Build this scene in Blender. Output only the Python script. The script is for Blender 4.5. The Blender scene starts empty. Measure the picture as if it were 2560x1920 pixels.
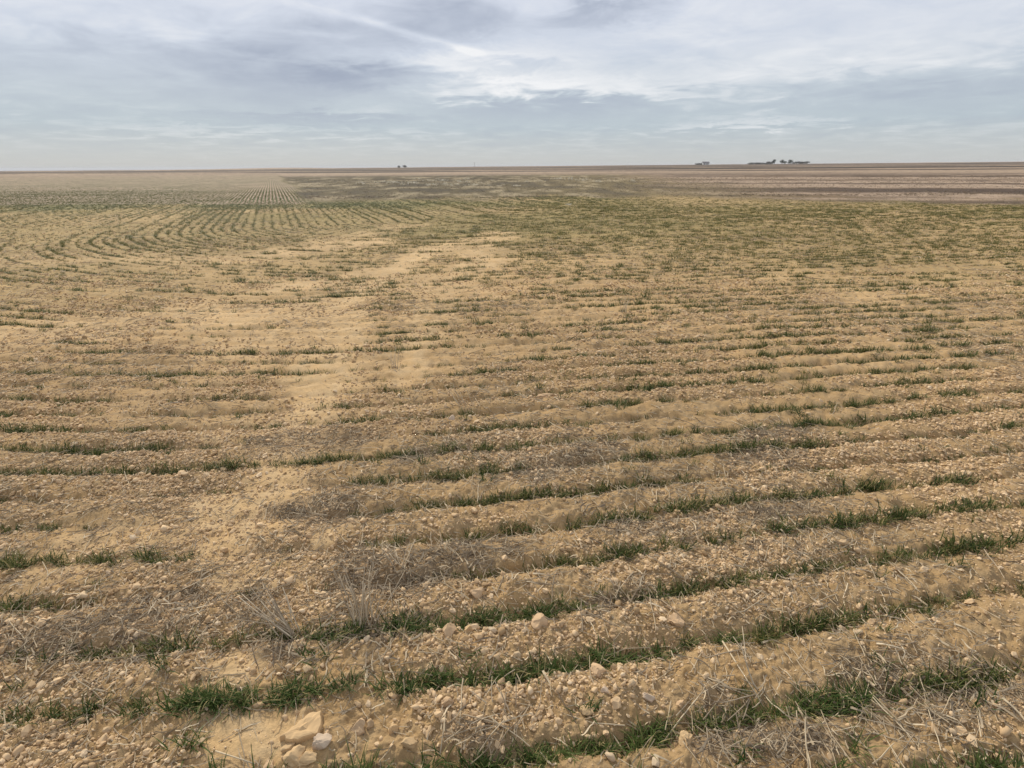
import bpy, math, random
import numpy as np
from mathutils import Vector, Matrix

R = math.radians
rng = np.random.default_rng(11)
random.seed(11)
scene = bpy.context.scene
col = scene.collection

# ------------------------------------------------------------------ camera
CAM_H, PITCH, FPX = 1.6, R(21.43), 554.0
ROLL = R(0.34)
cam_d = bpy.data.cameras.new('camera')
cam = bpy.data.objects.new('camera', cam_d)
col.objects.link(cam)
cam_d.sensor_fit = 'HORIZONTAL'
cam_d.sensor_width = 36.0
cam_d.lens = 36.0 * FPX / 1024.0
cam_d.clip_start = 0.02
cam_d.clip_end = 20000
cam.matrix_world = (Matrix.Translation((0, 0, CAM_H)) @ Matrix.Rotation(math.pi / 2 - PITCH, 4, 'X')
                    @ Matrix.Rotation(-ROLL, 4, 'Z'))
scene.camera = cam


def ray(px, py):
    """direction through a point of the photograph (2212 x 1659 scale)"""
    k = 1024 / 2212.0
    x, y = (px * k - 512) / FPX, (384 - py * k) / FPX
    c, s = math.cos(-ROLL), math.sin(-ROLL)
    x, y = x * c - y * s, x * s + y * c
    d = Vector((x, math.cos(PITCH) + y * math.sin(PITCH), -math.sin(PITCH) + y * math.cos(PITCH)))
    return d.normalized()


def spot(px, py):
    """ground point (flat ground) seen at that point of the photograph"""
    d = ray(px, py)
    t = CAM_H / max(1e-5, -d.z)
    return np.array((d.x * t, d.y * t))


# ------------------------------------------------------------------ sky and sun
SUN_EL, SUN_AZ = R(35), R(-28)          # azimuth from +Y, positive to the right
world = bpy.data.worlds.new('World')
scene.world = world
world.use_nodes = True
wt = world.node_tree
wt.nodes.clear()


def lin(r, g, b):
    f = lambda c: ((c / 255 + 0.055) / 1.055) ** 2.4 if c > 10 else c / 255 / 12.92
    return (f(r), f(g), f(b), 1.0)


class NT:
    """tiny node helper"""
    def __init__(s, tree): s.t = tree
    def n(s, typ, **kw):
        nd = s.t.nodes.new(typ)
        for k, v in kw.items(): setattr(nd, k, v)
        return nd
    def put(s, sock, v):
        if hasattr(v, 'is_output') or isinstance(v, bpy.types.NodeSocket): s.t.links.new(v, sock)
        else: sock.default_value = v
    def m(s, op, a, b=None, c=None, clamp=False):
        nd = s.n('ShaderNodeMath', operation=op); nd.use_clamp = clamp
        s.put(nd.inputs[0], a)
        if b is not None: s.put(nd.inputs[1], b)
        if c is not None: s.put(nd.inputs[2], c)
        return nd.outputs[0]
    def dot(s, v, w):
        nd = s.n('ShaderNodeVectorMath', operation='DOT_PRODUCT')
        s.put(nd.inputs[0], v); s.put(nd.inputs[1], w)
        return nd.outputs['Value']
    def noise(s, vec, scale, detail=4, rough=0.55, dist=0.0):
        nd = s.n('ShaderNodeTexNoise')
        s.put(nd.inputs['Vector'], vec)
        nd.inputs['Scale'].default_value = scale; nd.inputs['Detail'].default_value = detail
        nd.inputs['Roughness'].default_value = rough; nd.inputs['Distortion'].default_value = dist
        return nd.outputs['Fac']
    def mix(s, fac, a, b, mode='MIX'):
        nd = s.n('ShaderNodeMix', data_type='RGBA', blend_type=mode)
        s.put(nd.inputs[0], fac); s.put(nd.inputs[6], a); s.put(nd.inputs[7], b)
        return nd.outputs[2]
    def ramp(s, fac, stops):
        nd = s.n('ShaderNodeValToRGB')
        e = nd.color_ramp.elements
        while len(e) < len(stops): e.new(0.5)
        for k, (p, c) in enumerate(stops):
            e[k].position = p; e[k].color = c
        s.put(nd.inputs[0], fac)
        return nd.outputs[0]
    def link(s, a, b): s.t.links.new(a, b)


W = NT(wt)
tc = W.n('ShaderNodeTexCoord').outputs['Generated']
sep = W.n('ShaderNodeSeparateXYZ'); W.link(tc, sep.inputs[0])
dx, dy, dz = sep.outputs
el = W.m('MULTIPLY', W.m('ARCSINE', dz), 180 / math.pi)
az = W.m('MULTIPLY', W.m('ARCTAN2', dx, dy), 180 / math.pi)
# cloud layer seen in perspective: streaks flatten towards the horizon
den = W.m('ADD', W.m('MAXIMUM', dz, 0.0), 0.10)
cv = W.n('ShaderNodeCombineXYZ')
W.link(W.m('DIVIDE', dx, den), cv.inputs[0]); W.link(W.m('DIVIDE', dy, den), cv.inputs[1])
warp = W.noise(cv.outputs[0], 1.8, 8, 0.66)
warp2 = W.noise(cv.outputs[0], 2.6, 8, 0.66, 0.5)
waz = W.m('MULTIPLY_ADD', W.m('SUBTRACT', warp, 0.5), 13.0, az)
wel = W.m('MULTIPLY_ADD', W.m('SUBTRACT', warp2, 0.5), 4.2, el)


def ang(px, py):
    d = ray(px, py)
    return math.degrees(math.atan2(d.x, d.y)), math.degrees(math.asin(d.z))


def blob(px, py, hw, hh, amp, a=None):
    a0, e0 = ang(px, py)
    kk = 1024 / 2212.0 / FPX * 57.3
    ua = W.m('DIVIDE', W.m('SUBTRACT', waz, a0), hw * kk)
    ue = W.m('DIVIDE', W.m('SUBTRACT', wel, e0), hh * kk)
    q = W.m('ADD', W.m('MULTIPLY', ua, ua), W.m('MULTIPLY', ue, ue))
    return W.m('MULTIPLY', W.m('EXPONENT', W.m('MULTIPLY', W.m('POWER', q, 1.5), -0.6)), amp)


base = W.ramp(W.m('DIVIDE', el, 14.0, clamp=True), [
    (0.0, lin(197, 198, 194)), (0.09, lin(196, 201, 202)), (0.24, lin(187, 199, 207)),
    (0.42, lin(196, 206, 215)), (0.68, lin(206, 214, 227)), (1.0, lin(214, 220, 233))])
shade = None
for b in [(1010, 140, 180, 28, 0.38), (1130, 190, 200, 18, 0.26), (1500, 150, 300, 50, 0.16), (1520, 30, 110, 40, 0.14),
          (560, 275, 200, 12, 0.10), (1640, 265, 150, 7, 0.15), (820, 240, 130, 10, 0.10), (520, 60, 90, 70, 0.08),
          (810, 165, 130, 20, -0.36), (640, 120, 190, 50, -0.30), (560, 205, 140, 25, -0.16), (940, 50, 120, 34, -0.30), (1290, 33, 110, 16, -0.36),
          (1160, 230, 210, 20, -0.26), (640, 258, 170, 10, -0.24), (1130, 140, 70, 11, -0.34), (1400, 110, 160, 30, -0.08),
          (1050, 162, 110, 6, -0.16), (1330, 215, 130, 6, -0.12), (250, 120, 200, 40, -0.12), (200, 40, 180, 30, 0.14), (2000, 190, 220, 26, -0.13),
          (2050, 70, 220, 40, 0.10)]:
    o = blob(*b)
    shade = o if shade is None else W.m('ADD', shade, o)
# contrail: a great-circle streak
da, db = ray(600, -8), ray(1010, 108)
nrm = da.cross(db).normalized()
along = (db - da).normalized()
dist = W.m('ADD', W.dot(tc, tuple(nrm)), W.m('MULTIPLY', W.m('SUBTRACT', warp2, 0.5), 0.008))
q = W.m('DIVIDE', dist, 0.0050)
streak = W.m('EXPONENT', W.m('MULTIPLY', W.m('MULTIPLY', q, q), -1.0))
t0, t1 = da.dot(along), db.dot(along)
tt = W.m('DIVIDE', W.m('SUBTRACT', W.dot(tc, tuple(along)), t0), t1 - t0)
mr = W.n('ShaderNodeMapRange', interpolation_type='SMOOTHSTEP'); W.link(tt, mr.inputs[0])
mr.inputs[1].default_value = 1.25; mr.inputs[2].default_value = 0.95
streak = W.m('MULTIPLY', W.m('MULTIPLY', streak, mr.outputs[0]), W.m('MULTIPLY_ADD', W.m('MULTIPLY', tt, 1.0, clamp=True), 0.95, 0.3))
shade = W.m('ADD', shade, W.m('MULTIPLY', streak, W.m('MULTIPLY_ADD', warp, 0.7, -0.03)))
# broken texture of the layer
tex = W.m('SUBTRACT', W.noise(cv.outputs[0], 2.6, 8, 0.62, 0.4), 0.5)
tex2 = W.m('SUBTRACT', W.noise(cv.outputs[0], 0.8, 5, 0.6, 0.8), 0.5)
lowfade = W.m('DIVIDE', el, 3.0, clamp=True)
shade = W.m('MULTIPLY', shade, lowfade)
shade = W.m('ADD', shade, W.m('MULTIPLY', lowfade, W.m('ADD', W.m('MULTIPLY', tex, 0.72), W.m('MULTIPLY', tex2, 0.30))))
up = W.m('MAXIMUM', shade, 0.0, clamp=True)
dn = W.m('MAXIMUM', W.m('MULTIPLY', shade, -1.0), 0.0, clamp=True)
cc = W.mix(W.m('MULTIPLY', up, 2.2, clamp=True), base, lin(243, 244, 246))
cc = W.mix(W.m('MULTIPLY', dn, 1.75, clamp=True), cc, lin(160, 170, 189))
sky = W.n('ShaderNodeTexSky', sky_type='NISHITA')
sky.sun_disc = False
sky.sun_elevation = SUN_EL
sky.sun_rotation = SUN_AZ
bg = W.n('ShaderNodeBackground')
bg.inputs['Strength'].default_value = 0.1
scl = W.n('ShaderNodeVectorMath', operation='SCALE'); W.link(cc, scl.inputs[0]); scl.inputs['Scale'].default_value = 10.0
W.link(W.mix(0.97, sky.outputs[0], scl.outputs[0]), bg.inputs['Color'])
W.link(bg.outputs[0], W.n('ShaderNodeOutputWorld').inputs[0])

sun_d = bpy.data.lights.new('sun', 'SUN')
sun_d.energy = 3.6
sun_d.angle = R(5)
sun_d.color = (1.0, 0.93, 0.80)
sun = bpy.data.objects.new('sun', sun_d)
col.objects.link(sun)
sd = Vector((math.sin(SUN_AZ) * math.cos(SUN_EL), math.cos(SUN_AZ) * math.cos(SUN_EL), math.sin(SUN_EL)))
sun.rotation_euler = sd.to_track_quat('Z', 'Y').to_euler()
sun.location = (-8, 14, 30)

vs = scene.view_settings
vs.view_transform = 'Standard'
vs.look = 'None'
vs.exposure = 0.0
vs.gamma = 1.0
vs.use_curve_mapping = False
scene.render.engine = 'CYCLES'
scene.cycles.max_bounces = 4
scene.cycles.diffuse_bounces = 2
scene.cycles.transmission_bounces = 2
scene.cycles.transparent_max_bounces = 4
scene.render.resolution_x, scene.render.resolution_y = 1024, 768


# ------------------------------------------------------------------ numpy noise
def _hash(ix, iy, seed):
    h = (ix.astype(np.int64) * 374761393 + iy.astype(np.int64) * 668265263 + seed * 1442695041) & 0xFFFFFFFF
    h = ((h ^ (h >> 13)) * 1274126177) & 0xFFFFFFFF
    h = h ^ (h >> 16)
    return (h & 0xFFFFFF).astype(np.float64) / 0xFFFFFF


def vnoise(x, y, seed=0):
    ix, iy = np.floor(x), np.floor(y)
    fx, fy = x - ix, y - iy
    fx, fy = fx * fx * (3 - 2 * fx), fy * fy * (3 - 2 * fy)
    a, b = _hash(ix, iy, seed), _hash(ix + 1, iy, seed)
    c, d = _hash(ix, iy + 1, seed), _hash(ix + 1, iy + 1, seed)
    return (a + (b - a) * fx) * (1 - fy) + (c + (d - c) * fx) * fy - 0.5


def fbm(x, y, seed=0, octv=4, gain=0.5):
    r, a, t = 0, 1.0, 0
    for o in range(octv):
        r = r + a * vnoise(x * 2 ** o + 17.3 * o, y * 2 ** o - 9.1 * o, seed + o)
        t += a; a *= gain
    return r / t * 1.7


def sstep(a, b, x):
    t = np.clip((x - a) / (b - a), 0, 1)
    return t * t * (3 - 2 * t)


# ------------------------------------------------------------------ layout of the field
SP2 = 0.19                                # spacing in the far row field
SP = 0.265                                # drill row spacing
CEN = np.array((-3.0, 18.5))              # the drill turned round this point
D2 = np.array((math.cos(R(8.5)), math.sin(R(8.5))))
N2 = np.array((-D2[1], D2[0]))
HEAD = R(22)                              # far rows run 22 degrees left of straight ahead
D1 = np.array((-math.sin(HEAD), math.cos(HEAD)))
N1 = np.array((-math.cos(HEAD), -math.sin(HEAD)))


def row_s(x, y):
    w = sstep(27, 20, y)                   # the far field was drilled dead straight
    x = x + 0.06 * w * fbm(x * 0.6, y * 0.6, 71, 2); y = y + 0.07 * w * fbm(x * 0.5 + 40, y * 0.5, 72, 2)
    y = y + 0.05 * sstep(1.36, 1.10, y - 0.14 * x)
    px, py = x - CEN[0], y - CEN[1]
    a2, a1 = px * D2[0] + py * D2[1], px * D1[0] + py * D1[1]
    s2, s1 = -(px * N2[0] + py * N2[1]), px * N1[0] + py * N1[1]
    s = np.hypot(px, py)
    s = np.where(a2 > 0, s2, s)
    s = np.where(a1 > 0, np.where(a2 > 0, np.maximum(s1, s2), s1), s)
    return s - 0.095


def capsules(lst, x, y):
    m = np.zeros_like(x)
    wx = x + 0.32 * fbm(x * 1.6, y * 1.6, 51, 5, 0.65) * np.clip(y / 3, 0.4, 2.2)
    wy = y + 0.32 * fbm(x * 1.6 + 9, y * 1.6, 52, 5, 0.65) * np.clip(y / 3, 0.4, 2.2)
    for (x0, y0, x1, y1, rad, amp) in lst:
        a, b = spot(x0, y0), spot(x1, y1)
        d = b - a
        t = np.clip(((wx - a[0]) * d[0] + (wy - a[1]) * d[1]) / (d @ d + 1e-9), 0, 1)
        q = np.hypot(wx - a[0] - t * d[0], wy - a[1] - t * d[1]) / rad
        m = np.maximum(m, amp * sstep(1.45, 0.35, q))
    return m


def track(pts, rad, amp):
    out = []
    for k in range(len(pts) - 1):
        f = k / (len(pts) - 2)
        out.append((*pts[k], *pts[k + 1], rad[0] + (rad[1] - rad[0]) * f, amp))
    return out


BARE = track([(500, 1185), (590, 1080), (640, 985), (690, 865), (715, 770), (745, 660), (810, 592), (900, 552), (1070, 503)], (0.15, 0.42), 0.9)
BARE += track([(855, 810), (892, 740), (950, 655), (1010, 590), (1045, 540), (1090, 503)], (0.14, 0.40), 0.7)
BARE += [(490, 1090, 600, 1110, 0.19, 1.0), (490, 1575, 620, 1580, 0.10, 1.0), (500, 1430, 560, 1420, 0.08, 0.9), (490, 1250, 560, 1230, 0.10, 0.7),
         (490, 930, 620, 900, 0.22, 0.5), (560, 770, 620, 740, 0.4, 0.55), (600, 615, 770, 600, 0.5, 0.95), (490, 690, 700, 655, 0.6, 0.85), (490, 760, 640, 740, 0.4, 0.7),
         (600, 548, 790, 522, 0.7, 0.9), (690, 525, 880, 485, 0.6, 0.55), (490, 560, 620, 555, 0.6, 0.5), (160, 1180, 470, 1110, 0.17, 0.6),
         (100, 720, 460, 670, 0.6, 0.6), (700, 1150, 740, 1140, 0.08, 0.9), (560, 1240, 640, 1230, 0.08, 0.7), (1300, 700, 1420, 700, 0.22, 0.5),
         (850, 600, 1000, 640, 0.5, 0.4), (20, 560, 400, 560, 0.9, 0.5)]
GREEN = [(900, 950, 1728, 900, 0.5, 0.3), (1480, 910, 1900, 880, 0.22, 0.9), (1500, 740, 1900, 690, 0.6, 0.7), (1250, 830, 1900, 780, 0.5, 0.35),
         (640, 800, 720, 760, 0.18, 0.9), (820, 545, 930, 525, 0.35, 1.0), (560, 590, 650, 585, 0.3, 0.9), (690, 640, 780, 625, 0.16, 0.9),
         (1280, 540, 1440, 520, 1.2, 0.9), (1000, 505, 1250, 490, 1.6, 0.7), (1440, 560, 2100, 540, 1.2, 0.6), (484, 640, 500, 640, 0.3, 0.8),
         (780, 690, 800, 670, 0.2, 0.8), (930, 715, 1080, 700, 0.25, 0.7), (900, 1000, 1050, 990, 0.12, 0.8), (1800, 1200, 2200, 1150, 0.5, 0.4)]
RESID = [(780, 1220, 1010, 1200, 0.13, 1.0), (1000, 1195, 1150, 1180, 0.08, 0.5), (640, 1080, 760, 1110, 0.10, 0.8), (1150, 1020, 1330, 960, 0.12, 0.7),
         (1330, 1160, 1480, 1150, 0.08, 0.7), (1640, 1095, 1728, 1090, 0.10, 0.9), (1280, 1330, 1400, 1300, 0.06, 0.9), (1000, 1540, 1120, 1580, 0.06, 0.8),
         (1540, 1580, 1760, 1570, 0.07, 1.0), (1560, 1480, 1640, 1540, 0.06, 0.7), (540, 1290, 640, 1380, 0.07, 0.7), (740, 1330, 880, 1320, 0.08, 0.8),
         (1650, 960, 1728, 940, 0.2, 0.7), (880, 985, 1000, 975, 0.1, 0.8), (640, 940, 760, 930, 0.2, 0.6), (1850, 1500, 2150, 1450, 0.12, 0.7), (100, 1350, 380, 1330, 0.14, 0.7)]
EDGE = spot(665, 431)                     # right corner of the far green-row field


def zones(x, y):
    """far zones: weedy ground, brown stubble, far row field, grass strip"""
    n = fbm(x * 0.10, y * 0.10, 31, 3)
    side = (x - EDGE[0]) * D1[1] - (y - EDGE[1]) * D1[0] + n * 1.0      # > 0 right of the boundary line
    depth = y + 3.0 * n + np.clip(x, -60, 0) * 0.03
    strip = sstep(21.5, 25, depth + 2 * n) * sstep(34, 28, depth - 3 * n) * sstep(4, -8, x + 3 * n) * np.clip(0.85 + 1.2 * fbm(x * 0.5, y * 0.4, 42, 3), 0, 1)
    rowf = sstep(27.5, 28.5, depth) * sstep(0.5, -0.5, side)
    far = sstep(29, 35, depth + 5 * sstep(6, 18, x) + 5 * fbm(x * 0.35, y * 0.2, 45, 4))
    weedy = far * sstep(-0.5, 0.5, side) * (1 - 0.9 * sstep(6, 24, x - (y - 34) * 0.12 + 5 * n))
    stub = far * sstep(-0.5, 0.5, side) * sstep(6, 24, x - (y - 34) * 0.12 + 5 * n)
    return weedy, stub, rowf, strip


def macro(x, y):
    r = np.hypot(x, y)
    z = sstep(90, 900, y) * (np.clip(x, -900, 900) + 300) / 900 * 3.2
    z = z + sstep(200, 900, r) * 1.6 * fbm(x / 700, y / 260, 91, 2)
    z = z + sstep(40, 300, r) * 0.35 * fbm(x / 60, y / 35, 92, 3)
    z = z + 3.5 * np.exp(-((x + 560) / 110) ** 2 - ((y - 1500) / 200) ** 2)
    z = z - sstep(1500, 5500, r) * 9.0
    z = z + 0.05 * fbm(x * 0.35, y * 0.35, 93, 2) * sstep(0.5, 3, r)
    return z


def furrow(x, y, bare, r):
    s = row_s(x, y)
    u = (s / SP - np.round(s / SP)) * SP
    u = u + 0.018 * fbm(x * 7, y * 7, 61, 2)
    lump = 0.75 + 0.9 * fbm(x * 2.2, y * 2.2, 62, 2)
    prof = np.exp(-(np.abs(u) / 0.036) ** 2.2)            # slot left by the press wheel
    ridge = 0.5 - 0.5 * np.cos(2 * math.pi * u / SP)
    leftz = sstep(-1.5, -4, x + 0.25 * (y - 12)) * sstep(8, 12, y)
    amp = np.maximum(sstep(26, 7, r), leftz * sstep(48, 28, r)) * (1 - 0.5 * bare)
    return amp * np.clip(lump, 0.15, 1.5) * (-0.027 * prof + 0.010 * ridge)


def height(x, y, fine=True, bare=None):
    x = np.asarray(x, float); y = np.asarray(y, float)
    r = np.hypot(x, y)
    if bare is None: bare = capsules(BARE, x, y)
    z = macro(x, y) + furrow(x, y, bare, r)
    if fine:
        rough = 1 - 0.65 * bare
        z = z + rough * sstep(14, 5, r) * (0.026 * fbm(x * 6, y * 6, 64, 3) + 0.016 * fbm(x * 22, y * 22, 65, 2))
        z = z + rough * sstep(5, 2, r) * 0.010 * fbm(x * 60, y * 60, 66, 2)
    return z


def zat(x, y):
    return float(height(np.array([x]), np.array([y]))[0])


# ------------------------------------------------------------------ materials
def mat(name, rough=0.9):
    m = bpy.data.materials.new(name)
    m.use_nodes = True
    nt = m.node_tree
    b = nt.nodes['Principled BSDF']
    b.inputs['Roughness'].default_value = rough
    b.inputs['Specular IOR Level'].default_value = 0.15
    return m, NT(nt), b


def simple(name, c, rough=0.85, var=0.25, scale=30.0):
    m, N, b = mat(name, rough)
    o = N.n('ShaderNodeTexCoord').outputs['Object']
    f = N.m('MULTIPLY_ADD', N.noise(o, scale, 5, 0.6), 2 * var, 1 - var)
    oi = N.n('ShaderNodeObjectInfo').outputs['Random']
    f = N.m('MULTIPLY', f, N.m('MULTIPLY_ADD', oi, var, 1 - var / 2))
    N.link(N.mix(1.0, c, f, 'MULTIPLY'), b.inputs['Base Color'])
    return m


def ground_mat():
    m, N, b = mat('soil_ground', 0.95)
    a = N.n('ShaderNodeAttribute', attribute_name='tone').outputs['Color']
    o = N.n('ShaderNodeTexCoord').outputs['Object']
    # seedling lines of the far row field
    sv = N.m('ADD', N.dot(o, (N1[0], N1[1], 0.0)), -float(CEN @ N1) - 0.095)
    fr = N.m('PINGPONG', N.m('ADD', N.m('DIVIDE', sv, SP2), N.m('MULTIPLY', N.noise(o, 1.5, 3), 0.15)), 0.5)
    line = N.n('ShaderNodeMapRange', interpolation_type='SMOOTHSTEP'); N.link(fr, line.inputs[0])
    line.inputs[1].default_value = 0.30; line.inputs[2].default_value = 0.10
    rmk = N.n('ShaderNodeAttribute', attribute_name='rowmask').outputs['Fac']
    a = N.mix(N.m('MULTIPLY', N.m('MULTIPLY', line.outputs[0], rmk), 0.9), a, (0.075, 0.095, 0.030, 1))
    f1 = N.noise(o, 90, 6, 0.7)
    f2 = N.noise(o, 16, 5, 0.65)
    f3 = N.noise(o, 2.2, 4, 0.6)
    f = N.m('ADD', N.m('ADD', N.m('MULTIPLY', f1, 0.75), N.m('MULTIPLY', f2, 0.5)), N.m('MULTIPLY', f3, 0.25))
    v = N.m('MULTIPLY_ADD', f, 1.1, 0.175)
    c = N.mix(1.0, a, v, 'MULTIPLY')
    warmth = N.ramp(N.noise(o, 9, 3, 0.5), [(0.35, (1.0, 1.02, 1.06, 1)), (0.65, (1.03, 0.99, 0.92, 1))])
    c = N.mix(1.0, c, warmth, 'MULTIPLY')
    N.link(c, b.inputs['Base Color'])
    bp = N.n('ShaderNodeBump'); bp.inputs['Strength'].default_value = 0.8; bp.inputs['Distance'].default_value = 0.006
    N.link(N.noise(o, 170, 5, 0.7), bp.inputs['Height']); N.link(bp.outputs[0], b.inputs['Normal'])
    return m


def tint_mat(name, stops, rough=0.9, scale=60.0, amp=0.35, transl=0.0, inst=True, bump=0.0):
    """colour picked by a per-piece random number, grain by noise"""
    m, N, b = mat(name, rough)
    if inst: t = N.n('ShaderNodeAttribute', attribute_name='tint', attribute_type='INSTANCER').outputs['Fac']
    else: t = N.n('ShaderNodeObjectInfo').outputs['Random']
    o = N.n('ShaderNodeTexCoord').outputs['Object']
    c = N.ramp(t, stops)
    if transl:                                         # some leaves have dried to straw, tips first
        c = N.mix(N.n('ShaderNodeAttribute', attribute_name='dry').outputs['Fac'], c, (0.40, 0.31, 0.14, 1))
    f = N.noise(o, scale, 4, 0.65)
    c = N.mix(1.0, c, N.m('MULTIPLY_ADD', f, 2 * amp, 1 - amp), 'MULTIPLY')
    N.link(c, b.inputs['Base Color'])
    if bump:
        bp = N.n('ShaderNodeBump'); bp.inputs['Strength'].default_value = bump; bp.inputs['Distance'].default_value = 0.004
        N.link(N.noise(o, scale * 1.5, 4, 0.7), bp.inputs['Height']); N.link(bp.outputs[0], b.inputs['Normal'])
    if transl:
        tr = N.n('ShaderNodeBsdfTranslucent'); N.link(c, tr.inputs[0])
        mx = N.n('ShaderNodeMixShader'); mx.inputs[0].default_value = transl
        N.link(b.outputs[0], mx.inputs[1]); N.link(tr.outputs[0], mx.inputs[2])
        N.link(mx.outputs[0], N.t.nodes['Material Output'].inputs[0])
    return m


def stops(*cs):
    n = len(cs) - 1
    return [(k / n, (*c, 1)) for k, c in enumerate(cs)]


TAN = np.array((0.455, 0.305, 0.152))
SAND = np.array((0.56, 0.395, 0.21))
clod_stops = stops((0.38, 0.25, 0.13), (0.54, 0.372, 0.21), (0.64, 0.455, 0.265), (0.70, 0.53, 0.34))
straw_stops = stops((0.17, 0.13, 0.09), (0.36, 0.28, 0.185), (0.49, 0.39, 0.255), (0.62, 0.50, 0.335))
grass_stops = stops((0.036, 0.060, 0.014), (0.062, 0.090, 0.021), (0.12, 0.130, 0.035), (0.26, 0.215, 0.075))
M_ground = ground_mat()
M_crumb = tint_mat('soil_crumb', clod_stops, 0.95, 120, 0.3)
M_clod = tint_mat('soil_clod', clod_stops, 0.95, 70, 0.3, inst=False, bump=0.7)
M_straw = tint_mat('dry_straw', straw_stops, 0.7, 90, 0.25)
M_straw1 = tint_mat('dry_straw_single', straw_stops[1:], 0.7, 90, 0.25, inst=False)
M_grass = tint_mat('wheat_leaf', grass_stops, 0.6, 40, 0.3, 0.25)
M_grass1 = tint_mat('wheat_leaf_single', stops((0.040, 0.072, 0.014), (0.062, 0.098, 0.021), (0.11, 0.14, 0.036)), 0.6, 40, 0.3, 0.25, inst=False)


# ------------------------------------------------------------------ mesh helpers
def mesh_np(name, verts, faces, material=None, smooth=False):
    me = bpy.data.meshes.new(name)
    me.from_pydata([tuple(v) for v in verts], [], faces)
    if smooth: me.polygons.foreach_set('use_smooth', [True] * len(me.polygons))
    if material: me.materials.append(material)
    me.update()
    return me


def obj(name, me, parent=None, loc=None, rot=None, scale=None):
    o = bpy.data.objects.new(name, me)
    col.objects.link(o)
    if parent: o.parent = parent
    if loc is not None: o.location = loc
    if rot is not None: o.rotation_euler = rot
    if scale is not None: o.scale = scale
    return o


def tag(o, label=None, cat=None, group=None, kind=None):
    if label: o['label'] = label
    if cat: o['category'] = cat
    if group: o['group'] = group
    if kind: o['kind'] = kind
    return o


def ico(sub):
    import bmesh
    bm = bmesh.new(); bmesh.ops.create_icosphere(bm, subdivisions=sub, radius=1.0)
    v = np.array([x.co[:] for x in bm.verts]); f = [[q.index for q in p.verts] for p in bm.faces]
    bm.free()
    return v, f


ICO = {k: ico(k) for k in (1, 2, 3)}


def lump(seed, sub=2, squash=(1, 1, 0.7), jag=0.35, planes=5):
    """an irregular soil clod or stone: sphere cut by random planes and roughened"""
    g = np.random.default_rng(seed)
    v, f = ICO[sub]
    v = v.copy()
    for k in range(planes):
        n = g.normal(size=3); n /= np.linalg.norm(n)
        d = g.uniform(0.38, 0.78)
        ex = np.clip(v @ n - d, 0, None)
        v -= ex[:, None] * n * 0.92
    ph = g.uniform(0, 50, 3)
    k1 = fbm(v[:, 0] * 1.7 + ph[0] + v[:, 2] * 1.3, v[:, 1] * 1.7 + ph[1] - v[:, 2], seed, 3)
    k2 = fbm(v[:, 0] * 5 + ph[1] + v[:, 2] * 4, v[:, 1] * 5 + ph[2] - v[:, 2] * 3, seed + 7, 2)
    v *= (1 + jag * k1 + 0.3 * jag * k2)[:, None]
    return v * np.array(squash), f


def blade(verts, faces, base, az, lean, length, width, droop, segs=3, twist=0.0):
    """one bent tapering leaf strip"""
    p = np.array(base, float)
    d = np.array((math.cos(az), math.sin(az), 0))
    side = np.array((-math.sin(az + twist), math.cos(az + twist), 0))
    e = R(90) - lean
    i0 = len(verts)
    for k in range(segs + 1):
        w = width * (1 - (k / segs) ** 1.6) * 0.5 + 0.0003
        if k == 0: w = width * 0.32
        verts.append(p - side * w); verts.append(p + side * w)
        st = length / segs
        p = p + st * (d * math.cos(e) + np.array((0, 0, math.sin(e))))
        e -= droop / segs
    for k in range(segs):
        a = i0 + 2 * k
        faces.append((a, a + 1, a + 3, a + 2))


def tuft_mesh(name, seed, n, hgt, spread, material, width=0.0042, segs=3):
    g = np.random.default_rng(seed)
    V, F, dry = [], [], []
    for k in range(n):
        az = g.uniform(0, 2 * math.pi)
        b = (np.clip(g.normal(0, spread), -1.6 * spread, 1.6 * spread), np.clip(g.normal(0, spread * 0.45), -0.9 * spread, 0.9 * spread), -0.006)
        L = hgt * g.uniform(0.55, 1.15)
        blade(V, F, b, az, R(g.uniform(8, 62)), L, width * g.uniform(0.7, 1.2), R(g.uniform(10, 95)), segs, g.uniform(-.5, .5))
        full = g.random() < 0.10
        tip = g.random() < 0.35
        for j in range(segs + 1): dry += [0.85 if full else (0.6 * (j == segs) if tip else 0.0)] * 2
    me = mesh_np(name, V, F, material)
    me.attributes.new('dry', 'FLOAT', 'POINT').data.foreach_set('value', dry)
    return me


def stalk(V, F, pts, r0, r1, n=5):
    """tapered tube along points"""
    pts = [np.array(p, float) for p in pts]
    i0 = len(V)
    for k, p in enumerate(pts):
        a = pts[min(k + 1, len(pts) - 1)] - pts[max(k - 1, 0)]
        a = a / (np.linalg.norm(a) + 1e-9)
        u = np.cross(a, (0.31, 0.17, 0.93)); u /= np.linalg.norm(u) + 1e-9
        w = np.cross(a, u)
        rr = r0 + (r1 - r0) * k / (len(pts) - 1)
        for j in range(n):
            t = 2 * math.pi * j / n
            V.append(p + rr * (u * math.cos(t) + w * math.sin(t)))
    for k in range(len(pts) - 1):
        for j in range(n):
            a, b = i0 + k * n + j, i0 + k * n + (j + 1) % n
            F.append((a, b, b + n, a + n))
    F.append(tuple(i0 + j for j in range(n))[::-1]); F.append(tuple(i0 + (len(pts) - 1) * n + j for j in range(n)))


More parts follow.
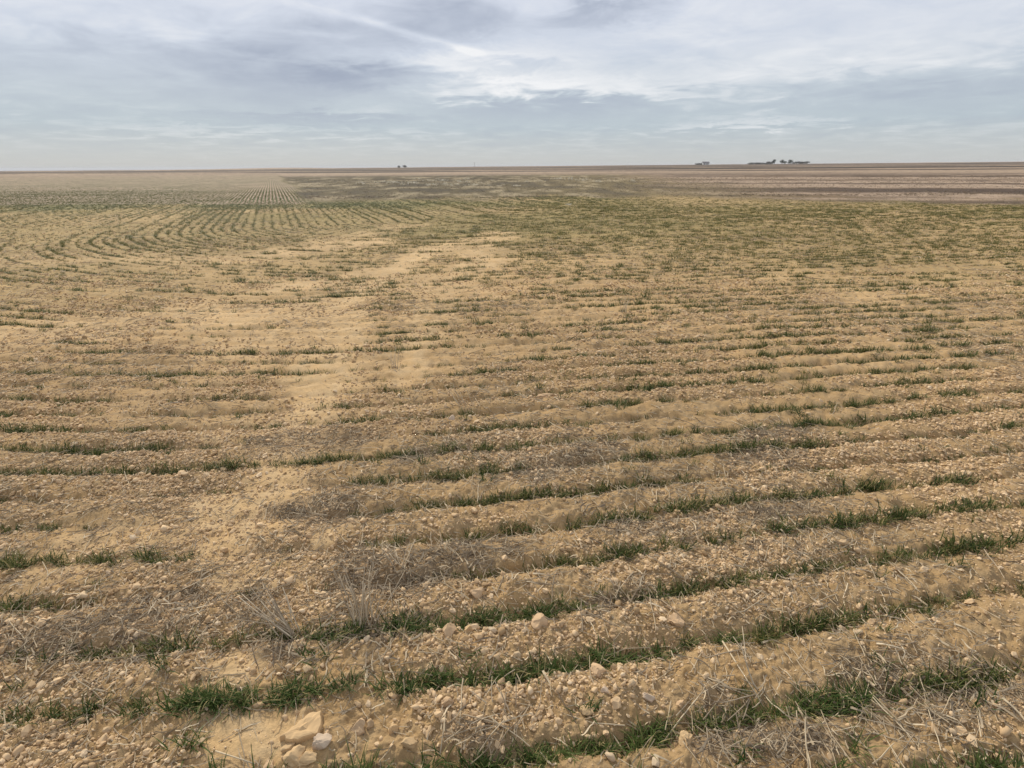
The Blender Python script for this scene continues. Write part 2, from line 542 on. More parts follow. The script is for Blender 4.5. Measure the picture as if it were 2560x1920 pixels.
def straw_mesh(name, seed, L, r, material, kinks=2, n=4):
    g = np.random.default_rng(seed)
    V, F, pts = [], [], []
    d = 0.0; p = np.array((-L / 2, 0, 0.0))
    m = 4
    for k in range(m + 1):
        pts.append(p.copy())
        d += g.normal(0, 0.10 + 0.12 * kinks * (k == 2))
        p = p + L / m * np.array((math.cos(d), math.sin(d), g.normal(0, 0.03)))
    stalk(V, F, pts, r, r * 0.7, n)
    return mesh_np(name, V, F, material)


def ribbon_mesh(name, seed, L, w, material):
    g = np.random.default_rng(seed)
    V, F = [], []
    d, tw, p = 0.0, g.uniform(0, 3), np.array((-L / 2, 0, 0.002))
    m = 5
    for k in range(m + 1):
        ww = w * (1 - 0.6 * k / m) * 0.5
        s = np.array((-math.sin(d) * math.cos(tw), math.cos(d) * math.cos(tw), math.sin(tw)))
        V += [p - s * ww, p + s * ww]
        d += g.normal(0, 0.35); tw += g.normal(0, 0.5)
        p = p + L / m * np.array((math.cos(d), math.sin(d), g.normal(0, 0.15)))
    for k in range(m): F.append((2 * k, 2 * k + 1, 2 * k + 3, 2 * k + 2))
    return mesh_np(name, V, F, material)


# ------------------------------------------------------------------ ground sheet
def build_ground():
    v = np.concatenate([np.arange(1000, 800, -5.0), np.arange(800, 190, -1.0)])
    rr = CAM_H / np.tan(PITCH + np.arctan((v - 384) / FPX))
    rr = np.concatenate([[0.12, 0.25, 0.4, 0.5], rr, np.geomspace(rr[-1] * 1.02, 9000, 190)])
    th = np.concatenate([np.arange(-R(60), R(60), 0.0022), np.linspace(R(60), R(300), 80)[:-1]])
    nr, nt = len(rr), len(th)
    X = np.outer(rr, np.sin(th)); Y = np.outer(rr, np.cos(th))
    x, y = X.ravel(), Y.ravel()
    r = np.hypot(x, y)
    bare = capsules(BARE, x, y)
    z = height(x, y, True, bare)
    weedy, stub, rowf, strip = zones(x, y)
    resid = capsules(RESID, x, y)
    c = TAN[None, :] * np.ones((len(x), 1))
    big = fbm(x * 0.5, y * 0.5, 33, 3)
    c *= (1 + 0.22 * big)[:, None]

    def over(c, m, colr): return c * (1 - m[:, None]) + np.asarray(colr)[None, :] * m[:, None]
    c = over(c, np.clip(bare * (0.75 + 0.8 * fbm(x * 2.5, y * 2.5, 41, 4)), 0, 1) * 0.75, SAND)
    c *= (1 - 0.20 * (1 - bare) * sstep(7, 3, r))[:, None]  # shade of the gaps between crumbs painted into the near soil colour
    c = over(c, 0.45 * resid, (0.26, 0.20, 0.14))
    # stray thatch and seedlings mixed in the soil, more of it farther out
    mid = sstep(6, 16, r) * (0.75 + 0.8 * fbm(x * 0.22, y * 0.3, 34, 3)) * (1 - bare)
    c = over(c, np.clip(mid, 0, 1) * 0.85, (0.235, 0.185, 0.070))
    c = over(c, strip * 0.75, (0.15, 0.15, 0.055))
    # far fields
    c = over(c, rowf, np.array((0.30, 0.222, 0.15)))
    wn = 0.6 * fbm(x * 0.25, y * 0.16, 35, 4) + 0.7 * fbm(x * 0.9, y * 0.22, 43, 3)
    c = over(c, weedy, np.array((0.155, 0.117, 0.054)))
    c = over(c, weedy * sstep(0.0, -0.3, wn) * 0.8, (0.085, 0.066, 0.038))
    c *= (1 - 0.35 * weedy * sstep(6, -4, x))[:, None]
    c = over(c, weedy * sstep(0.08, 0.3, wn) * 0.6, (0.36, 0.29, 0.18))
    # stubble strips run from right-near to left-far
    bd = np.array((-0.955, 0.30)); bn = np.array((0.30, 0.955))
    ua, ub = x * bd[0] + y * bd[1], x * bn[0] + y * bn[1]
    lb = np.log(np.clip(ub, 5, None)) * 9
    st = fbm(lb * 1.0, ua * 0.004 + 3, 36, 4) * 2.4 + 0.6 * fbm(ub * 0.6, ua * 0.05, 37, 2)
    c = over(c, stub, np.array((0.165, 0.113, 0.072)))
    c = over(c, stub * sstep(0.02, 0.25, st), (0.34, 0.25, 0.175))
    c = over(c, stub * sstep(-0.02, -0.28, st), (0.085, 0.058, 0.040))
    # beyond: long strips of fallow and stubble
    fz = sstep(95, 170, r)
    fs = 2.2 * fbm(np.log(np.clip(y + 0.12 * x, 20, None)) * 6, x * 0.0016, 38, 3)
    c = over(c, fz * (1 - rowf * sstep(260, 150, r)), (0.175, 0.125, 0.085))
    c = over(c, fz * sstep(0.0, 0.3, fs) * (1 - rowf * sstep(260, 150, r)), (0.32, 0.235, 0.16))
    c = over(c, fz * sstep(0.0, -0.3, fs) * (1 - rowf * sstep(260, 150, r)), (0.07, 0.052, 0.036))
    fine = fbm(x * 3, y * 3, 39, 3) * sstep(4, 12, r) + fbm(x * 0.9, y * 0.9, 40, 3) * sstep(15, 40, r)
    c *= (1 + 0.3 * fine)[:, None]
    # mesh
    n0 = len(x)
    verts = np.empty((n0 + 1, 3)); verts[:n0, 0] = x; verts[:n0, 1] = y; verts[:n0, 2] = z
    verts[n0] = (0, 0, 0)
    i = np.arange(nr - 1)[:, None] * nt; j = np.arange(nt)[None, :]; j2 = (j + 1) % nt
    quads = np.stack([(i + j), (i + nt + j), (i + nt + j2), (i + j2)], -1).reshape(-1, 4)[:, ::-1]
    tri = np.stack([np.full(nt, n0), np.arange(nt), (np.arange(nt) + 1) % nt], -1)[:, ::-1]
    me = bpy.data.meshes.new('field_ground')
    nl = quads.size + tri.size
    me.vertices.add(len(verts)); me.vertices.foreach_set('co', verts.ravel())
    me.loops.add(nl); me.loops.foreach_set('vertex_index', np.concatenate([quads.ravel(), tri.ravel()]).astype(np.int32))
    npoly = len(quads) + len(tri)
    me.polygons.add(npoly)
    starts = np.concatenate([np.arange(len(quads)) * 4, quads.size + np.arange(len(tri)) * 3]).astype(np.int32)
    me.polygons.foreach_set('loop_start', starts)
    me.polygons.foreach_set('use_smooth', np.ones(npoly, bool))
    me.update(calc_edges=True)
    at = me.attributes.new('tone', 'FLOAT_COLOR', 'POINT')
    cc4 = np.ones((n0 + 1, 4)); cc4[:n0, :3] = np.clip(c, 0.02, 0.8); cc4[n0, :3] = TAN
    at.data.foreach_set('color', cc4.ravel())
    a2 = me.attributes.new('rowmask', 'FLOAT', 'POINT')
    rm = np.zeros(n0 + 1); rm[:n0] = rowf * sstep(240, 70, r) * np.clip(0.85 + 0.7 * fbm(x * 0.25, y * 0.25, 44, 3), 0, 1)
    a2.data.foreach_set('value', rm)
    me.materials.append(M_ground)
    me.validate()
    return tag(obj('field_ground', me), kind='structure', label='dry tan soil of the drilled field reaching to the horizon')


build_ground()


# ------------------------------------------------------------------ scatter by geometry nodes (uncountable stuff only)
def scatter(name, protos, P, rot, scl, tint, label, cat):
    pc = bpy.data.collections.new(name + '_pieces')
    for k, me in enumerate(protos):
        o = bpy.data.objects.new('piece_%02d' % k, me); pc.objects.link(o)
    n = len(P)
    me = bpy.data.meshes.new(name)
    me.vertices.add(n); me.vertices.foreach_set('co', np.ascontiguousarray(P, dtype=np.float32).ravel())
    for an, ty, key, dat in (('rot', 'FLOAT_VECTOR', 'vector', rot), ('scl', 'FLOAT_VECTOR', 'vector', scl),
                             ('tint', 'FLOAT', 'value', tint), ('pick', 'INT', 'value', rng.integers(0, len(protos), n))):
        a = me.attributes.new(an, ty, 'POINT')
        a.data.foreach_set(key, np.ascontiguousarray(dat, dtype=np.int32 if ty == 'INT' else np.float32).ravel())
    ob = obj(name, me)
    g = bpy.data.node_groups.new(name, 'GeometryNodeTree')
    g.interface.new_socket('Geometry', in_out='INPUT', socket_type='NodeSocketGeometry')
    g.interface.new_socket('Geometry', in_out='OUTPUT', socket_type='NodeSocketGeometry')
    gi, go = g.nodes.new('NodeGroupInput'), g.nodes.new('NodeGroupOutput')
    ci = g.nodes.new('GeometryNodeCollectionInfo'); ci.inputs['Collection'].default_value = pc
    ci.inputs['Separate Children'].default_value = True; ci.inputs['Reset Children'].default_value = True
    ip = g.nodes.new('GeometryNodeInstanceOnPoints'); ip.inputs['Pick Instance'].default_value = True

    def att(nm, ty):
        q = g.nodes.new('GeometryNodeInputNamedAttribute'); q.data_type = ty; q.inputs['Name'].default_value = nm
        return q.outputs['Attribute']
    er = g.nodes.new('FunctionNodeEulerToRotation')
    g.links.new(att('rot', 'FLOAT_VECTOR'), er.inputs[0])
    g.links.new(gi.outputs[0], ip.inputs['Points']); g.links.new(ci.outputs[0], ip.inputs['Instance'])
    g.links.new(er.outputs[0], ip.inputs['Rotation']); g.links.new(att('scl', 'FLOAT_VECTOR'), ip.inputs['Scale'])
    g.links.new(att('pick', 'INT'), ip.inputs['Instance Index'])
    g.links.new(ip.outputs[0], go.inputs[0])
    md = ob.modifiers.new('scatter', 'NODES'); md.node_group = g
    return tag(ob, label, cat, kind='stuff')


def in_view(x, y, margin=1.15, extra=0.5):
    return (y > 0.55) & (np.abs(x) < 0.924 * margin * (y * 0.93 + 0.60) + extra)


def sample(y0, y1, dens):
    """even random points of the field between two distances, in and a little round the view"""
    w = 0.924 * 1.15 * (y1 * 0.93 + 0.6) + 0.5
    n = int(dens * 2 * w * (y1 - y0))
    x = rng.uniform(-w, w, n); y = rng.uniform(y0, y1, n)
    k = in_view(x, y)
    return x[k], y[k]


# ---- soil crumbs
PX, PY, PS = [], [], []
for (y0, y1, dens, a, b) in [(0.6, 2.4, 9000, 0.0025, 0.0055), (0.6, 3.4, 3400, 0.0040, 0.010), (2.4, 5.0, 2600, 0.005, 0.011),
                             (0.6, 5.0, 260, 0.009, 0.018), (5.0, 9.0, 620, 0.009, 0.017), (9.0, 18.0, 60, 0.013, 0.022)]:
    x, y = sample(y0, y1, dens)
    bare = capsules(BARE, x, y)
    keep = rng.random(len(x)) < (1 - 0.65 * bare) * np.clip(0.40 + 2.1 * fbm(x * 1.3, y * 2.0, 81, 3), 0.05, 1)
    x, y = x[keep], y[keep]
    PX.append(x); PY.append(y); PS.append(a + (b - a) * 1.5 * rng.random(len(x)) ** 3.2)
x, y, s = map(np.concatenate, (PX, PY, PS))
z = height(x, y)
n = len(x)
rot = rng.uniform(0, 6.28, (n, 3)) * np.array((0.12, 0.12, 1))
sc = s[:, None] * rng.uniform(0.75, 1.3, (n, 3))
protos = [mesh_np('crumb_%d' % k, *lump(100 + k, 1 if k % 2 else 2, (1, 0.85, 0.72), 0.5, 4), M_crumb, k % 3 == 0) for k in range(8)]
scatter('soil_crumbs', protos, np.stack([x, y, z + 0.25 * s], -1), rot, sc, np.clip(rng.normal(0.45, 0.25, n), 0, 1),
        'fine tan soil crumbs and grit scattered between the drill rows', 'soil crumbs')
print('crumbs', n)

# ---- wheat seedlings in the drill rows
def wheat_points(y0, y1, dens):
    x, y = sample(y0, y1, dens)
    for it in range(2):
        s = row_s(x, y); e = 1e-3
        gx = (row_s(x + e, y) - s) / e; gy = (row_s(x, y + e) - s) / e
        sp = np.where(zones(x, y)[2] > 0.5, SP2, SP)
        u = s - np.round(s / sp) * sp
        x, y = x - u * gx, y - u * gy
    k = np.round(row_s(x, y) / SP).astype(int)
    tx, ty = -gy, gx                                   # along the row
    bare = capsules(BARE, x, y); grn = capsules(GREEN, x, y)
    weedy, stub, rowf, strip = zones(x, y)
    # cover along the row: broken runs
    al = x * 0.9 + y * 0.35
    cov = 0.72 + 1.7 * fbm(al * 1.6 + k * 7.7, k * 3.1, 21, 3) + 0.35 * fbm(x * 0.35, y * 0.35, 22, 2)
    cov = cov + 0.22 * sstep(-0.6, 0.6, x / np.clip(y, 1, 6)) - 0.10 + 0.45 * grn - 0.50 * bare
    cov = cov + 0.12 * sstep(5, 12, y)
    p = np.clip(cov, 0, 1) ** 1.3
    leftz = sstep(-1.5, -4, x + 0.25 * (y - 12)) * sstep(10, 14, y)
    p = np.maximum(p, leftz * (0.55 + 0.8 * fbm(x * 0.5, y * 0.5, 24, 3)) * (1 - 0.7 * bare))
    p = np.where(rowf > 0.5, sstep(75, 28, y) * 0.95, p)
    p = np.maximum(p, strip * 0.75) * (1 - weedy * 0.93) * (1 - stub * 0.97)
    p = p * (1 - 0.6 * sstep(20, 29, y + 3 * fbm(x * 0.2, y * 0.2, 26, 3)) * sstep(0, 9, x))
    keep = rng.random(len(x)) < p
    out = [q[keep] for q in (x, y, k, p, np.arctan2(ty, tx), strip)]
    j = rng.normal(0, 0.014, keep.sum()) + (rng.random(keep.sum()) < 0.06 + 0.2 * sstep(3, 9, out[1])) * rng.normal(0, 0.09, keep.sum()) + out[5] * rng.normal(0, 0.12, keep.sum())
    out[0] = out[0] + gx[keep] * j; out[1] = out[1] + gy[keep] * j
    return out


seg = []
for (y0, y1, dens, wide) in [(0.6, 3.2, 210, 1.0), (3.2, 7, 170, 1.1), (7, 14, 110, 1.4), (14, 28, 60, 1.9), (28, 45, 45, 2.2), (45, 85, 16, 3.0)]:
    seg.append(wheat_points(y0, y1, dens) + [wide])
near = seg[0]
# the tufts nearest the camera are plants of their own
kx, ky, kk = near[0], near[1], near[2]
dd = np.hypot(kx, ky)
vis = (np.abs(kx) < 0.924 * (ky * 0.93 + 0.58)) & (ky > 0.98)
order = np.argsort(np.where(vis, dd, 99))[:290]
single = np.zeros(len(kx), bool); single[order] = vis[order]
T1 = [tuft_mesh('wheat_tuft', 300 + k, 24 + 2 * k, 0.066 + 0.004 * (k % 4), 0.024, M_grass1, 0.0036, 4) for k in range(8)]
ranks = {}
kmax = kk[single].max()
ords = ['first', 'second', 'third', 'fourth', 'fifth', 'sixth', 'seventh', 'eighth', 'ninth', 'tenth', 'eleventh', 'twelfth']
for i in np.where(single)[0]:
    s = (0.55 + 0.55 * near[3][i]) * rng.uniform(0.65, 1.12)
    rank = int(min(kmax - kk[i], 11))
    o = obj('wheat_tuft', T1[rng.integers(0, 8)], None, (kx[i], ky[i], zat(kx[i], ky[i])),
            (0, 0, near[4][i] + rng.choice([0, math.pi]) + rng.normal(0, 0.25)), (s, s, s * rng.uniform(0.85, 1.15)))
    tag(o, 'short green wheat tuft in the %s drill row counted from the camera' % ords[rank], 'wheat tuft',
        'wheat tufts of the %s drill row' % ords[rank])
GP, GR, GS, GT = [], [], [], []
for q, sgm in enumerate(seg):
    x, y, k, p, a, strip, wide = sgm
    if q == 0: x, y, k, p, a, strip = [v[~single] for v in (x, y, k, p, a, strip)]
    n = len(x)
    z = height(x, y)
    s = (0.55 + 0.5 * p) * rng.uniform(0.7, 1.2, n)
    hs = s * np.where(y > 28, 0.9, 1.0)
    GP.append(np.stack([x, y, z], -1))
    GR.append(np.stack([np.zeros(n), np.zeros(n), a + rng.normal(0, 0.3, n) + math.pi * rng.integers(0, 2, n)], -1))
    wide = np.where(zones(x, y)[2] > 0.5, 0.45 * wide, wide)
    GS.append(np.stack([s * wide, s * wide, hs], -1))
    GT.append(np.clip(rng.normal(0.40 + 0.30 * sstep(4, 14, y) * (strip < 0.5) * (y < 27), 0.22, n), 0, 1))
protos = [tuft_mesh('wheat_%d' % k, 400 + k, 17 + k, 0.064, 0.024, M_grass, 0.0042, 3) for k in range(8)]
scatter('wheat_grass', protos, np.concatenate(GP), np.concatenate(GR), np.concatenate(GS), np.concatenate(GT),
        'green winter wheat growing in broken drill rows across the field', 'wheat')
print('wheat', single.sum(), sum(map(len, GP)))

# ---- straw litter
SX, SY, SL, SRES = [], [], [], []
for (y0, y1, dens, big) in [(0.6, 3.2, 4200, 0.95), (3.2, 7, 1700, 1.1), (7, 14, 330, 1.5), (14, 26, 70, 2.0)]:
    x, y = sample(y0, y1, dens)
    bare = capsules(BARE, x, y); res = capsules(RESID, x, y)
    pr = np.clip(0.24 + 0.8 * fbm(x * 0.9, y * 0.9, 83, 3), 0.07, 0.7) * (1 - 0.85 * bare) + 0.95 * res
    keep = rng.random(len(x)) < pr
    x, y, res = x[keep], y[keep], res[keep]
    SX.append(x); SY.append(y); SL.append(np.full(len(x), big)); SRES.append(res)
x, y, big, res = map(np.concatenate, (SX, SY, SL, SRES))
n = len(x)
z = height(x, y) + 0.003 + res * rng.random(n) * 0.016
rot = np.stack([rng.normal(0, 0.08, n), rng.normal(0, 0.08 + 0.12 * res, n), rng.uniform(0, 6.28, n)], -1)
s = rng.uniform(0.5, 1.25, n) ** 1.5 * big
sc = np.stack([s, np.maximum(s, 0.8) * 0.9, np.maximum(s, 0.8) * 0.9], -1)
protos = [straw_mesh('straw_%d' % k, 500 + k, 0.03 + 0.014 * k, 0.0014 + 0.0002 * (k % 4), M_straw) for k in range(10)]
protos += [ribbon_mesh('straw_leaf_%d' % k, 520 + k, 0.04 + 0.008 * k, 0.0065, M_straw) for k in range(8)]
scatter('straw_litter', protos, np.stack([x, y, z], -1), rot, sc, np.clip(rng.normal(0.5, 0.27, n) - 0.22 * res, 0, 1),
        'broken dry straw litter lying over the soil', 'straw')
print('straw', n)

# ---- thin dry grass standing among the rows farther out
x, y = sample(5, 34, 34)
weedy, stub, rowf, strip = zones(x, y)
keep = rng.random(len(x)) < np.clip(0.35 + 1.0 * fbm(x * 0.3, y * 0.3, 85, 3), 0.05, 0.9) * (1 - 0.85 * capsules(BARE, x, y)) * (1 - 0.8 * strip) * (1 - rowf)
x, y = x[keep], y[keep]
x2, y2 = sample(32, 90, 8)
weedy, stub, rowf, strip = zones(x2, y2)
keep = rng.random(len(x2)) < weedy * 0.35 + stub * 0.4
x, y = np.concatenate([x, x2[keep]]), np.concatenate([y, y2[keep]])
n = len(x)
s = rng.uniform(0.5, 1.1, n) * np.where(y > 32, 1.7, 0.8)
protos = [tuft_mesh('thatch_%d' % k, 600 + k, 14, 0.07, 0.035, M_straw, 0.005, 2) for k in range(5)]
scatter('dry_grass', protos, np.stack([x, y, height(x, y)], -1), np.stack([np.zeros(n), np.zeros(n), rng.uniform(0, 6.28, n)], -1),
        np.stack([s * 1.2, s * 1.2, s * 0.8], -1), np.clip(rng.normal(0.25, 0.2, n) - 0.2 * (y > 32), 0, 1),
        'thin dry grass and stubble standing over the middle and far field', 'dry grass')
print('thatch', n)

# ------------------------------------------------------------------ stones and clods one can pick out
def gp(px, py, lift=0.0):
    p = spot(px, py)
    return (p[0], p[1], zat(p[0], p[1]) + lift)


S2D = 2212 / 2560.0
def stone(sx, sy, wpx, seed, label, cat, material, squash=(1, 0.8, 0.6), rz=0.0, name='stone', planes=11, jag=0.45, tilt=(0, 0), sink=0.38, group=None):
    px, py = sx * S2D, sy * S2D
    p = gp(px, py)
    slant = math.sqrt(p[0] ** 2 + p[1] ** 2 + CAM_H ** 2)
    w = wpx * 0.4 / FPX * slant * 0.5
    v, f = lump(seed, 3, squash, jag, planes)
    o = obj(name, mesh_np(name, v * w * 1.15, f, material, False), None, (p[0], p[1], p[2] + w * squash[2] * (1 - 2 * sink) * 0.8), (tilt[0], tilt[1], rz))
    return tag(o, label, cat, group)


M_slab = simple('tan_slab', (0.54, 0.365, 0.19, 1), 0.9, 0.22, 40)
M_pale = simple('pale_stone', (0.53, 0.405, 0.285, 1), 0.85, 0.15, 50)
M_yel = simple('yellow_stone', (0.50, 0.345, 0.185, 1), 0.9, 0.22, 50)
M_pink = simple('pinkish_clod', (0.52, 0.355, 0.205, 1), 0.92, 0.2, 50)
def slab(outline, thick, label, material):
    """a broken flat plate of crusted soil, one edge lifted, lying half sunk"""
    g = np.random.default_rng(5)
    P = np.array([spot(a * S2D, b * S2D) for a, b in outline])
    Q = []
    for k in range(len(P)):
        a, b = P[k], P[(k + 1) % len(P)]
        for t in (0, 0.33, 0.66): Q.append(a + (b - a) * t + g.normal(0, 0.0022, 2))
    Q = np.array(Q); c = Q.mean(0); n = len(Q)
    z0 = zat(c[0], c[1])
    V, F = [], []
    for sc, zz in ((1.02, -0.02), (1.0, 0.55), (0.955, 0.90), (0.8, 1.0), (0.55, 1.04), (0.28, 1.0)):
        for q in Q:
            d = (q - c) * sc
            up = thick * zz * (0.75 + 2.2 * (d[0] * 0.6 + d[1] * 0.8)) if zz > 0 else -0.015
            V.append(np.array((d[0], d[1], up + (0.006 * fbm(np.array([d[0] * 40]), np.array([d[1] * 40]), 5, 3)[0] if zz > 0.6 else 0))))
    for r in range(5):
        for k in range(n): F.append((r * n + k, r * n + (k + 1) % n, (r + 1) * n + (k + 1) % n, (r + 1) * n + k))
    V.append(np.array((0, 0, thick))); F += [(5 * n + k, 5 * n + (k + 1) % n, len(V) - 1) for k in range(n)]
    me = mesh_np('soil_slab', V, F, material)
    return tag(obj('soil_slab', me, None, (c[0], c[1], z0)), label, 'clod')


slab([(703, 1850), (722, 1836), (752, 1812), (778, 1794), (806, 1789), (809, 1815), (800, 1842), (772, 1851), (737, 1858), (716, 1856)], 0.024,
     'large flat tan slab of crusted soil in the bare sand at lower left', M_slab)
stone(804, 1866, 40, 902, 'pale pinkish white stone just below the tan soil slab', 'stone', M_pale, (1, 0.85, 0.75), 0.6, sink=0.3)
stone(817, 1841, 24, 903, 'small pale stone at the right tip of the tan soil slab', 'stone', M_pink, (0.7, 1, 0.6), 0.2)
stone(737, 1893, 44, 904, 'yellowish angular stone at the bottom edge below the slab', 'stone', M_yel, (0.9, 0.9, 0.6), 0.5)
stone(770, 1898, 44, 905, 'yellowish stone beside another at the bottom edge below the slab, right of the pair', 'stone', M_yel, (1, 0.6, 0.5), 0.3)
stone(722, 1870, 36, 906, 'flat yellowish stone under the left tip of the tan slab', 'stone', M_yel, (1, 0.6, 0.4), 0.7)
stone(672, 1914, 26, 907, 'small pinkish stone at the bottom edge left of the yellowish stones', 'stone', M_pink)
stone(1115, 1763, 36, 908, 'pinkish clod below the second drill row left of centre', 'clod', M_pink, (1, 0.85, 0.75), 0.2, 'soil_clod')
stone(896, 1815, 34, 909, 'brown rounded clod right of the tan soil slab', 'clod', M_pink, (1, 0.9, 0.8), 0.9, 'soil_clod')
stone(985, 1815, 30, 910, 'tan clod standing alone between slab and straw heap', 'clod', M_slab, (0.8, 1, 0.8), 0.1, 'soil_clod')
stone(1256, 1738, 30, 911, 'yellow tan clod right under the second drill row near centre', 'clod', M_slab, (0.8, 1, 0.8), 1.1, 'soil_clod')
stone(1027, 1858, 32, 912, 'crumbly tan clod at the bottom left of the straw heap', 'clod', M_yel, (1, 0.9, 0.7), 0.6, 'soil_clod')
stone(1344, 1562, 40, 913, 'rounded clod pressed against the third drill row at centre', 'clod', M_pink, (1, 0.9, 0.8), 0.4, 'soil_clod')
stone(1118, 1580, 46, 914, 'broad clod under the left end of the third drill row', 'clod', M_pink, (1, 0.8, 0.75), 0.3, 'soil_clod')
stone(1167, 1574, 30, 915, 'smaller clod beside the broad clod under the third drill row', 'clod', M_slab, (0.9, 0.9, 0.9), 0.7, 'soil_clod')
stone(1195, 1487, 34, 916, 'light tan clod on bare soil between the third and fourth rows', 'clod', M_pink, (1, 0.9, 0.8), 0.2, 'soil_clod')
stone(1690, 1558, 34, 917, 'pinkish clod under the end of a fallen straw right of centre', 'clod', M_pink, (1, 0.9, 0.8), 0.5, 'soil_clod')
stone(1492, 1682, 36, 918, 'reddish clod lodged in the second drill row right of centre', 'clod', M_pink, (1, 0.8, 0.8), 0.2, 'soil_clod')
stone(1468, 1780, 30, 919, 'round flat pebble in the gravelly strip above the front row', 'stone', M_yel, (1, 0.95, 0.6), 0.2)
stone(1616, 1748, 28, 920, 'upright oval pebble in the gravelly strip above the front row', 'stone', M_pale, (0.7, 1, 0.8), 0.9)
stone(1700, 1762, 26, 921, 'oval pebble near the straw bundle in the gravelly strip', 'stone', M_pink, (0.75, 1, 0.8), 0.4)
stone(1511, 1738, 28, 922, 'pale wedge shaped pebble high in the gravelly strip', 'stone', M_pale, (1, 0.6, 0.6), 0.1)
stone(1715, 1858, 34, 923, 'tan stone at the right end of the front grass clump', 'stone', M_yel, (0.9, 0.9, 0.9), 0.4)
stone(1355, 1112, 26, 924, 'whitish stone beside the eighth drill row at centre', 'stone', M_pale, (1, 0.8, 0.7), 0.4)
stone(1130, 1045, 22, 925, 'whitish stone left of centre in the middle distance', 'stone', M_pale, (1, 0.8, 0.7), 0.4)
stone(1365, 985, 46, 926, 'pale crumbled clod on a row end in the middle distance', 'clod', M_pink, (1, 0.7, 0.4), 0.4, 'soil_clod')

# further clods, larger than the crumbs, alike
C1 = [mesh_np('soil_clod', *lump(950 + k, 2, (1, 0.85, 0.72), 0.5, 6), M_clod, k % 2 == 0) for k in range(9)]
cx, cy = sample(1.0, 2.7, 90)
bare = capsules(BARE, cx, cy)
keep = (rng.random(len(cx)) > 0.85 * bare) & (np.abs(cx) < 0.90 * (cy * 0.93 + 0.58))
cx, cy = cx[keep], cy[keep]
o_ = np.argsort(np.hypot(cx, cy))[:270]
for i in o_:
    s = 0.008 + 0.012 * rng.random() ** 2.2
    o = obj('soil_clod', C1[rng.integers(0, 9)], None, (cx[i], cy[i], zat(cx[i], cy[i]) + s * 0.35),
            (rng.uniform(-.3, .3), rng.uniform(-.3, .3), rng.uniform(0, 6.28)), (s, s * rng.uniform(.75, 1.1), s * rng.uniform(.7, 1.1)))
    tag(o, 'pebble sized tan soil clod lying loose among the front drill rows', 'clod', 'loose soil clods among the front rows')

# ------------------------------------------------------------------ dead stubble clumps with their stalks
M_dead = tint_mat('dead_stalk', stops((0.30, 0.235, 0.16), (0.46, 0.37, 0.255), (0.62, 0.52, 0.37)), 0.75, 80, 0.25, inst=False)


def dead_clump(sx, sy, n, L, lean_az, lean, fan, seed, label, rad=0.0025, spread=0.02):
    g = np.random.default_rng(seed)
    p = gp(sx * S2D, sy * S2D)
    e = bpy.data.objects.new('stubble_clump', None); col.objects.link(e); e.location = p
    e.empty_display_size = 0.05
    tag(e, label, 'stubble clump')
    for k in range(n):
        az = lean_az + g.normal(0, fan); ln = max(0.02, lean + g.normal(0, fan * 0.35))
        d = np.array((math.sin(az) * math.sin(ln), math.cos(az) * math.sin(ln), math.cos(ln)))
        b = np.array((g.normal(0, spread), g.normal(0, spread * 0.7), -0.008))
        le = L * g.uniform(0.45, 1.1)
        pts, q = [], b
        for j in range(5):
            pts.append(q)
            d = d + g.normal(0, 0.07, 3); d[2] -= 0.02 * j; d = d / np.linalg.norm(d)
            q = q + d * le / 4
        V, F = [], []
        stalk(V, F, pts, rad * g.uniform(0.8, 1.3), rad * 0.5, 5)
        obj('stalk', mesh_np('stalk', V, F, M_dead, True), e)
    return e


dead_clump(742, 1592, 20, 0.26, R(-75), R(38), 0.35, 71, 'leaning clump of dead straw stalks at the left, fanned to the left')
dead_clump(905, 1562, 32, 0.25, R(10), R(14), 0.8, 72, 'upright clump of dead straw stalks, the tallest left of centre')
dead_clump(1895, 1720, 18, 0.20, R(-120), R(70), 0.9, 73, 'collapsed bundle of long straw stalks at the lower right')
dead_clump(1010, 1430, 18, 0.16, R(-60), R(62), 0.8, 74, 'flattened heap of grey dead stalks in the fourth row left of centre', 0.0020, 0.05)
dead_clump(1260, 1780, 16, 0.13, R(-30), R(62), 1.4, 75, 'splayed heap of broken stalks below the second row at centre', 0.0019, 0.03)
dead_clump(1220, 1690, 6, 0.12, R(20), R(40), 0.7, 76, 'small clump of bent straw stalks in the second row at centre')
dead_clump(1165, 1010, 8, 0.22, R(-50), R(35), 0.7, 77, 'thin clump of dead stalks left of centre in the middle distance')
dead_clump(985, 920, 7, 0.20, R(-20), R(25), 0.6, 78, 'sparse dry stalks beside the sandy track')
dead_clump(1560, 785, 9, 0.26, R(10), R(18), 0.6, 79, 'pale upright dry stalks alone in the middle field right of centre')

# ------------------------------------------------------------------ long loose straws
def long_straw(pts_src, r, label, lift=0.006, group=None):
    P = []
    for k, (a, b) in enumerate(pts_src):
        q = gp(a * S2D, b * S2D)
        P.append(np.array((q[0], q[1], q[2] + lift)))
    # keep the stalk stiff: even out heights
    zs = np.linspace(P[0][2], P[-1][2], len(P)); mx = max(p[2] - z for p, z in zip(P, zs))
    for p, z in zip(P, zs): p[2] = z + max(mx, 0) * 0.8 + lift
    c = P[0].copy()
    V, F = [], []
    stalk(V, F, [p - c for p in P], r, r * 0.7, 6)
    o = obj('loose_straw', mesh_np('loose_straw', V, F, M_straw1, True), None, tuple(c))
    return tag(o, label, 'straw', group)


